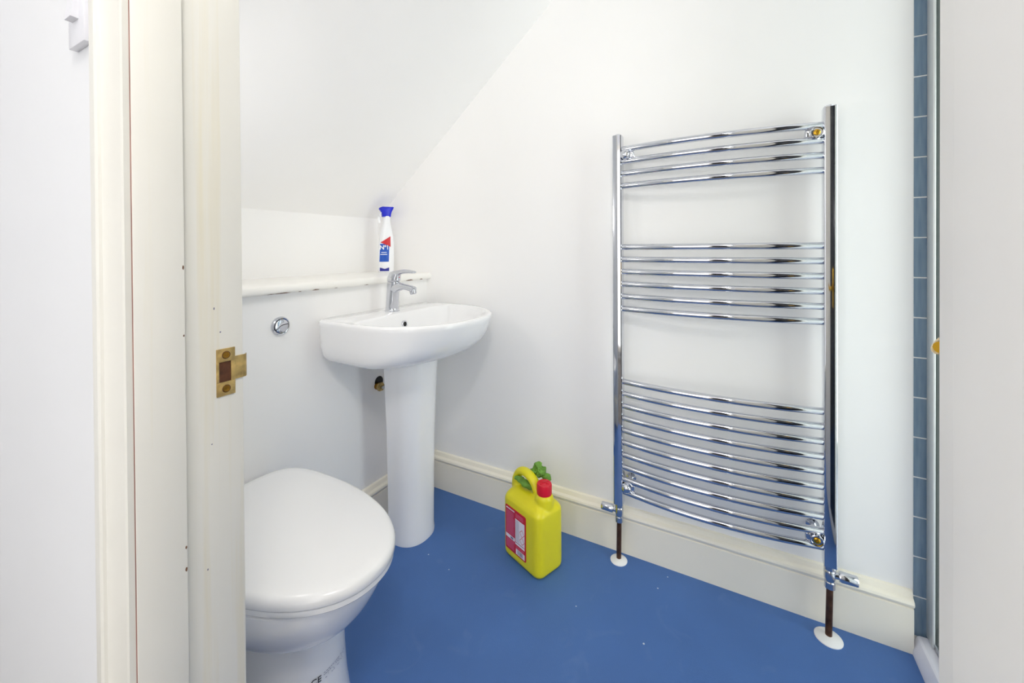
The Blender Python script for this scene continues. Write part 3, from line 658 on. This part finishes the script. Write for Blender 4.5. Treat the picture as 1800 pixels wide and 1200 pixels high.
# label: (s, z) on the face, s from 0 (far, handle end) to 1 (cap end)
FY = JD / 2 + 0.0008
LX0, LX1, LZ0, LZ1 = 0.070, -0.033, 0.032, 0.178
def lab(bm, s0, s1, t0, t1, lift):
    x0, x1 = LX0 + (LX1 - LX0) * s0, LX0 + (LX1 - LX0) * s1; z0_, z1_ = LZ0 + (LZ1 - LZ0) * t0, LZ0 + (LZ1 - LZ0) * t1
    q = [bm.verts.new(p) for p in ((x0, FY + lift, z0_), (x1, FY + lift, z0_), (x1, FY + lift, z1_), (x0, FY + lift, z1_))]; bm.faces.new(q)
bm = BM(); lp = [(x, z) for x, z, _ in [(p[0], p[1], 0) for p in rr(0, abs(LX1 - LX0), LZ1 - LZ0, .006)]]
prism(bm, [((LX0 + LX1) / 2 + x, (LZ0 + LZ1) / 2 + z) for x, z in lp], 'y', FY - 0.004, FY); lbl = obj('label_panel', bm, 'label_edge', jug, smooth=False, label='red product label')
bm = BM(); lab(bm, 0.03, 0.47, 0.02, 0.97, 0.0003); obj('label_column', bm, 'label_red', lbl, smooth=False)
bm = BM(); lab(bm, 0.49, 0.94, 0.30, 0.82, 0.0003); obj('hazard_box', bm, 'label_white', lbl, smooth=False)
bm = BM(); lab(bm, 0.49, 0.94, 0.24, 0.29, 0.0003); obj('hazard_strip', bm, 'label_white', lbl, smooth=False)
bm = BM(); lab(bm, 0.03, 0.47, 0.27, 0.35, 0.0006); obj('text_band', bm, 'label_white', lbl, smooth=False)
bm = BM(); lab(bm, 0.52, 0.94, 0.03, 0.15, 0.0003); obj('barcode_box', bm, 'label_white', lbl, smooth=False)
bm = BM(); s = 0.60
while s < 0.86:
    w = random.choice((0.008, 0.014, 0.02)); lab(bm, s, s + w, 0.045, 0.14, 0.0006); s += w + random.choice((0.008, 0.014))
obj('barcode', bm, 'label_grey', lbl, smooth=False)
bm = BM(); lab(bm, 0.26, 0.40, 0.285, 0.335, 0.0009); obj('band_print', bm, 'label_grey', lbl, smooth=False)
def lines(bm, s0, s1, t0, t1, n, frac=0.45, lift=0.0006):
    for i in range(n):
        t = t1 - (t1 - t0) * (i + .5) / n; h = (t1 - t0) / n * frac; s = s0; e = s1 - random.random() * 0.15 * (s1 - s0)
        while s < e:
            w = min(random.uniform(0.02, 0.07), e - s); lab(bm, s, s + w, t - h / 2, t + h / 2, lift); s += w + 0.012
bm = BM(); lines(bm, 0.05, 0.46, 0.925, 0.965, 1, 0.8); o = obj('title_print', bm, 'label_white', lbl, smooth=False)
bm = BM(); lines(bm, 0.05, 0.46, 0.37, 0.90, 19); lines(bm, 0.05, 0.46, 0.05, 0.25, 7); lines(bm, 0.52, 0.93, 0.85, 0.95, 3); lines(bm, 0.52, 0.93, 0.16, 0.22, 2)
o = obj('small_print', bm, 'label_pink', lbl, smooth=False); o['kind'] = 'stuff'
bm = BM(); lines(bm, 0.50, 0.70, 0.32, 0.80, 14, 0.35); lines(bm, .5, .93, .285, .295, 1, .9, .0007); o = obj('hazard_print', bm, 'label_grey', lbl, smooth=False); o['kind'] = 'stuff'
for zc in (0.58, 0.41):      # diamond hazard pictograms
    bm = BM(); cx_ = LX0 + (LX1 - LX0) * 0.82; cz_ = LZ0 + (LZ1 - LZ0) * zc; R0, R1 = 0.0125, 0.0105
    o4 = [bm.verts.new((cx_ + R0 * math.cos(a), FY + .0006, cz_ + R0 * math.sin(a))) for a in (0, PI / 2, PI, 1.5 * PI)]
    i4 = [bm.verts.new((cx_ + R1 * math.cos(a), FY + .0006, cz_ + R1 * math.sin(a))) for a in (0, PI / 2, PI, 1.5 * PI)]
    for i in range(4): j = (i + 1) % 4; bm.faces.new((o4[i], o4[j], i4[j], i4[i]))
    dm = obj('hazard_diamond', bm, 'label_edge', lbl, smooth=False)

# ---------------------------------------------------------------- green cloth stuffed through the jug handle
cl = thing('green_cloth', 'crumpled green rag stuffed through the handle of the yellow jug', 'cloth', (c0.x, c0.y, 0.2), ang)
def crumple(path, radii, seed, amp=0.006):
    bm = BM(); P = catmull(path, 6); n = len(P)
    rad_ = [radii[min(len(radii) - 1, int(i / (n - 1) * (len(radii) - 1)))] * (1 - (i / (n - 1) * (len(radii) - 1)) % 1) + radii[min(len(radii) - 1, int(i / (n - 1) * (len(radii) - 1)) + 1)] * ((i / (n - 1) * (len(radii) - 1)) % 1) for i in range(n)]
    tube(bm, P, rad_, 22)
    for v in bm.verts:
        q = v.co * 70 + Vector((seed, 0, 0)); v.co += noise.noise_vector(q) * amp + noise.noise_vector(v.co * 160 + Vector((0, seed, 0))) * amp * 0.5
    return bm
bm = crumple([(0.064, 0.020, 0.054), (0.050, 0.017, 0.054), (0.030, 0.013, 0.049), (0.014, 0.008, 0.043), (0.004, -0.006, 0.046), (-0.002, -0.024, 0.056)], [0.005, 0.009, 0.011, 0.012, 0.012, 0.010], 3.1, 0.0035)
obj('cloth_roll', bm, 'cloth_green', cl)
bm = crumple([(0.030, -0.022, 0.060), (0.018, -0.030, 0.078), (0.004, -0.034, 0.090), (-0.012, -0.033, 0.084), (-0.022, -0.030, 0.070)], [0.004, 0.012, 0.017, 0.015, 0.005], 9.4, 0.011)
obj('cloth_bunch', bm, 'cloth_green', cl)
bm = crumple([(-0.018, -0.034, 0.060), (-0.030, -0.034, 0.074), (-0.044, -0.033, 0.072), (-0.052, -0.032, 0.060)], [0.006, 0.012, 0.011, 0.004], 15.2, 0.008)
obj('cloth_tip', bm, 'cloth_green', cl)

# ---------------------------------------------------------------- spray bottle on the shelf
SB = (1.345, 1.385, 0.937)
sp = thing('spray_bottle', 'white cleaner spray bottle with blue trigger head on the shelf', 'bottle', SB, math.radians(-28))
bm = BM()
prof = [(0.0, 0.029, 0.020), (0.003, 0.033, 0.0235), (0.02, 0.0345, 0.025), (0.08, 0.0345, 0.025), (0.12, 0.034, 0.0245), (0.15, 0.0315, 0.0235), (0.175, 0.027, 0.0215), (0.20, 0.0215, 0.019), (0.225, 0.0165, 0.0165), (0.240, 0.0145, 0.0145)]
loft(bm, [[(0.004 * z / .24 + a * math.copysign(abs(math.cos(t_)) ** 0.8, math.cos(t_)), b * math.copysign(abs(math.sin(t_)) ** 0.8, math.sin(t_)), z) for t_ in [2 * PI * i / 40 for i in range(40)]] for z, a, b in lerp_profile(prof, 3)])
bb = obj('body', bm, 'bottle_white', sp)
bm = BM(); lathe(bm, [(0, 0.236), (0.0165, 0.236), (0.0165, 0.250), (0.015, 0.253), (0, 0.253)], 28, Matrix.Translation((0.004, 0, 0))); obj('collar', bm, 'bottle_white', sp)
bm = BM()
loft(bm, [[(ox + a * c_, b * s_, z + tl * a * c_) for c_, s_ in [(math.copysign(abs(math.cos(t_)) ** 0.6, math.cos(t_)), math.copysign(abs(math.sin(t_)) ** 0.6, math.sin(t_))) for t_ in [2 * PI * i / 32 for i in range(32)]]] for z, a, b, ox, tl in
          [(0.250, 0.0195, 0.014, 0.003, 0.0), (0.262, 0.0205, 0.0145, 0.003, 0.0), (0.272, 0.0235, 0.015, 0.003, 0.02), (0.283, 0.030, 0.0155, 0.003, 0.08), (0.289, 0.0335, 0.0155, 0.003, 0.16), (0.2935, 0.030, 0.012, 0.003, 0.10), (0.296, 0.018, 0.006, 0.003, 0.0)]])
obj('trigger_head', bm, 'spray_blue', sp, label='royal blue trigger head')
bm = BM(); P = catmull([(-0.020, 0, 0.268), (-0.028, 0, 0.255), (-0.030, 0, 0.24), (-0.027, 0, 0.222)], 5); tube(bm, P, [(0.006, 0.0032)] * len(P), 10); obj('trigger', bm, 'bottle_white', sp)
# printed label wraps the front (-y) face; x to the right
def on_bottle(x, z, lift=0.0008):
    lift += 0.0006
    zz = min(max(z, 0), 0.24)
    for i in range(len(prof) - 1):
        if prof[i][0] <= zz <= prof[i + 1][0]:
            f = (zz - prof[i][0]) / (prof[i + 1][0] - prof[i][0]); a = prof[i][1] + (prof[i + 1][1] - prof[i][1]) * f; b = prof[i][2] + (prof[i + 1][2] - prof[i][2]) * f; break
    ox = 0.004 * zz / .24
    q = min(0.999, abs((x - ox) / a)); s_ = (1 - q ** 2.5) ** (1 / 2.5)
    return (ox + (x - ox) * (a + lift) / a, -(b + lift) * s_, z)
def patch(name, poly_fn, nx, nz, m, lift, par):
    bm = BM(); G = [[bm.verts.new(on_bottle(*poly_fn(i / nx, j / nz), lift)) for i in range(nx + 1)] for j in range(nz + 1)]
    for j in range(nz):
        for i in range(nx): bm.faces.new((G[j][i], G[j][i + 1], G[j + 1][i + 1], G[j + 1][i]))
    return obj(name, bm, m, par)
LBX0, LBX1 = -0.0315, 0.005
bl = patch('blue_label', lambda s, t_: (LBX0 + (LBX1 - LBX0) * s + 0.003 * t_, 0.048 + 0.080 * t_), 8, 8, 'label_blue', 0.0008, sp)
patch('red_flash', lambda s, t_: (LBX0 + .004 + (LBX1 - LBX0 + .004) * (t_ * .999 * 0 + s), (0.134 + 0.028 * s) * t_ + (0.134 - 0.020 * s) * (1 - t_)), 8, 6, 'label_edge', 0.0012, sp)
patch('navy_strip', lambda s, t_: (LBX0 + .001 + (LBX1 - LBX0) * s, 0.006 + (0.010 + 0.006 * abs(2 * s - 1)) * t_), 8, 3, 'label_navy', 0.0009, sp)
me = text_mesh('Nº1', 0.024, 0.0, 0.028)
for v in me.vertices: v.co = on_bottle(-0.0125 + v.co.x * 0.92, 0.111 + v.co.y * 1.1, 0.0014)
link('lettering', me, 'bottle_white', bl, smooth=False)
bm = BM()
for zc, xa_, xb_ in ((0.088, -0.025, -0.004), (0.079, -0.028, -0.002)):
    G = [[bm.verts.new(on_bottle(xa_ + (xb_ - xa_) * i / 5, zc + h_, 0.0013)) for i in range(6)] for h_ in (0, 0.003)]
    for i in range(5): bm.faces.new((G[0][i], G[0][i + 1], G[1][i + 1], G[1][i]))
obj('label_line', bm, 'bottle_white', bl, smooth=False)

# ---------------------------------------------------------------- pendant added around the hall fill light
L = thing('fill_pendant', 'added pendant with an open white shade for fill light in the hall', 'lamp', (HALL_FILL[0], HALL_FILL[1], ZC))
T = Matrix.Translation(HALL_FILL)
bm = BM(); loft(bm, [[T @ Vector((r * math.cos(2 * PI * k / 36), r * math.sin(2 * PI * k / 36), z)) for k in range(36)] for r, z in ((0.125, 0.20), (0.14, 0.13), (0.136, 0.13), (0.121, 0.20), (0.125, 0.20))], False, False); obj('fill_lamp_shade', bm, 'fill_lamp_body', L, world=True)
bm = BM(); tube(bm, [T @ Vector((0, 0, 0.14)), (HALL_FILL[0], HALL_FILL[1], ZC)], 0.003, 8); obj('cord', bm, 'fill_lamp_body', L, world=True)
bm = BM(); lathe(bm, [(0, 0.0), (0.045, 0.0), (0.04, -0.02), (0, -0.025)], 24, Matrix.Translation((HALL_FILL[0], HALL_FILL[1], ZC))); obj('ceiling_rose', bm, 'fill_lamp_body', L, world=True)
bm = BM(); box(bm, -0.124, 0.124, -0.003, 0.003, 0.17, 0.176, 0, 1, T); obj('shade_spider', bm, 'fill_lamp_body', L, world=True)

# ---------------------------------------------------------------- fittings added around the fill light over the toilet
L = thing('fill_wall_lamp', 'added wall fitting holding a fill light above the toilet', 'lamp', (XD1, WALL_FILL[1], WALL_FILL[2]))
bm = BM(); lathe(bm, [(0, 0), (0.05, 0), (0.05, 0.008), (0.02, 0.014), (0.018, 0.03), (0, 0.03)], 28, axis_mat((XD1, WALL_FILL[1], WALL_FILL[2] - 0.09), (1, 0, 0))); obj('back_plate', bm, 'chrome', L, world=True)
bm = BM(); tube(bm, catmull([(XD1 + 0.02, WALL_FILL[1], WALL_FILL[2] - 0.09), (XD1 + 0.06, WALL_FILL[1], WALL_FILL[2] - 0.10), (WALL_FILL[0], WALL_FILL[1], WALL_FILL[2] - 0.095), (WALL_FILL[0], WALL_FILL[1], WALL_FILL[2] - 0.078)], 5), 0.007, 10); obj('arm', bm, 'chrome', L, world=True)
bm = BM(); lathe(bm, [(0.022, -0.082), (0.030, -0.080), (0.034, -0.070), (0.0, -0.0745)], 24, Matrix.Translation(WALL_FILL)); obj('fill_lamp_holder', bm, 'chrome', L, world=True)

# ---------------------------------------------------------------- small flecks and chips in the frame paint
def fleck(loc, nrm, w, h, m, par):
    bm = BM(); M_ = axis_mat(loc, nrm); n = 9
    rings = []
    for sc, zz in ((1.0, 0.0), (0.8, 0.0003)):
        rings.append([M_ @ Vector((w * sc * random_r[k] * math.cos(2 * PI * k / n), h * sc * random_r[k] * math.sin(2 * PI * k / n), zz)) for k in range(n)])
    loft(bm, rings); obj('paint_fleck', bm, m, par, world=True, smooth=False)
random_r = [random.uniform(0.7, 1.2) for _ in range(9)]
YSf = YJ1 - 0.012
for x, z, w, h, m in ((0.2345, 0.664, 0.0012, 0.0030, 'bare_wood'), (0.2345, 0.69, 0.0010, 0.0022, 'bare_wood'), (0.2345, 1.02, 0.0009, 0.003, 'bare_wood'), (0.2345, 0.94, 0.0008, 0.0015, 'bare_wood')):
    fleck((x, YSf, z), (0, -1, 0), w, h, m, lin_l)
for x, z, w, h in ((0.279, 0.935, 0.0011, 0.0011), (0.272, 0.966, 0.0008, 0.002), (0.262, 0.64, 0.0008, 0.0015), (0.268, 0.795, 0.0009, 0.0009)):
    fleck((x, YJ1, z), (0, -1, 0), w, h, 'label_grey', lin_l)
for x, z in ((0.2065, 1.151), (0.2065, 0.871)):
    fleck((x, YJ0 + 0.0195, z), (0, 1, 0), 0.0014, 0.0009, 'label_grey', lin_r)
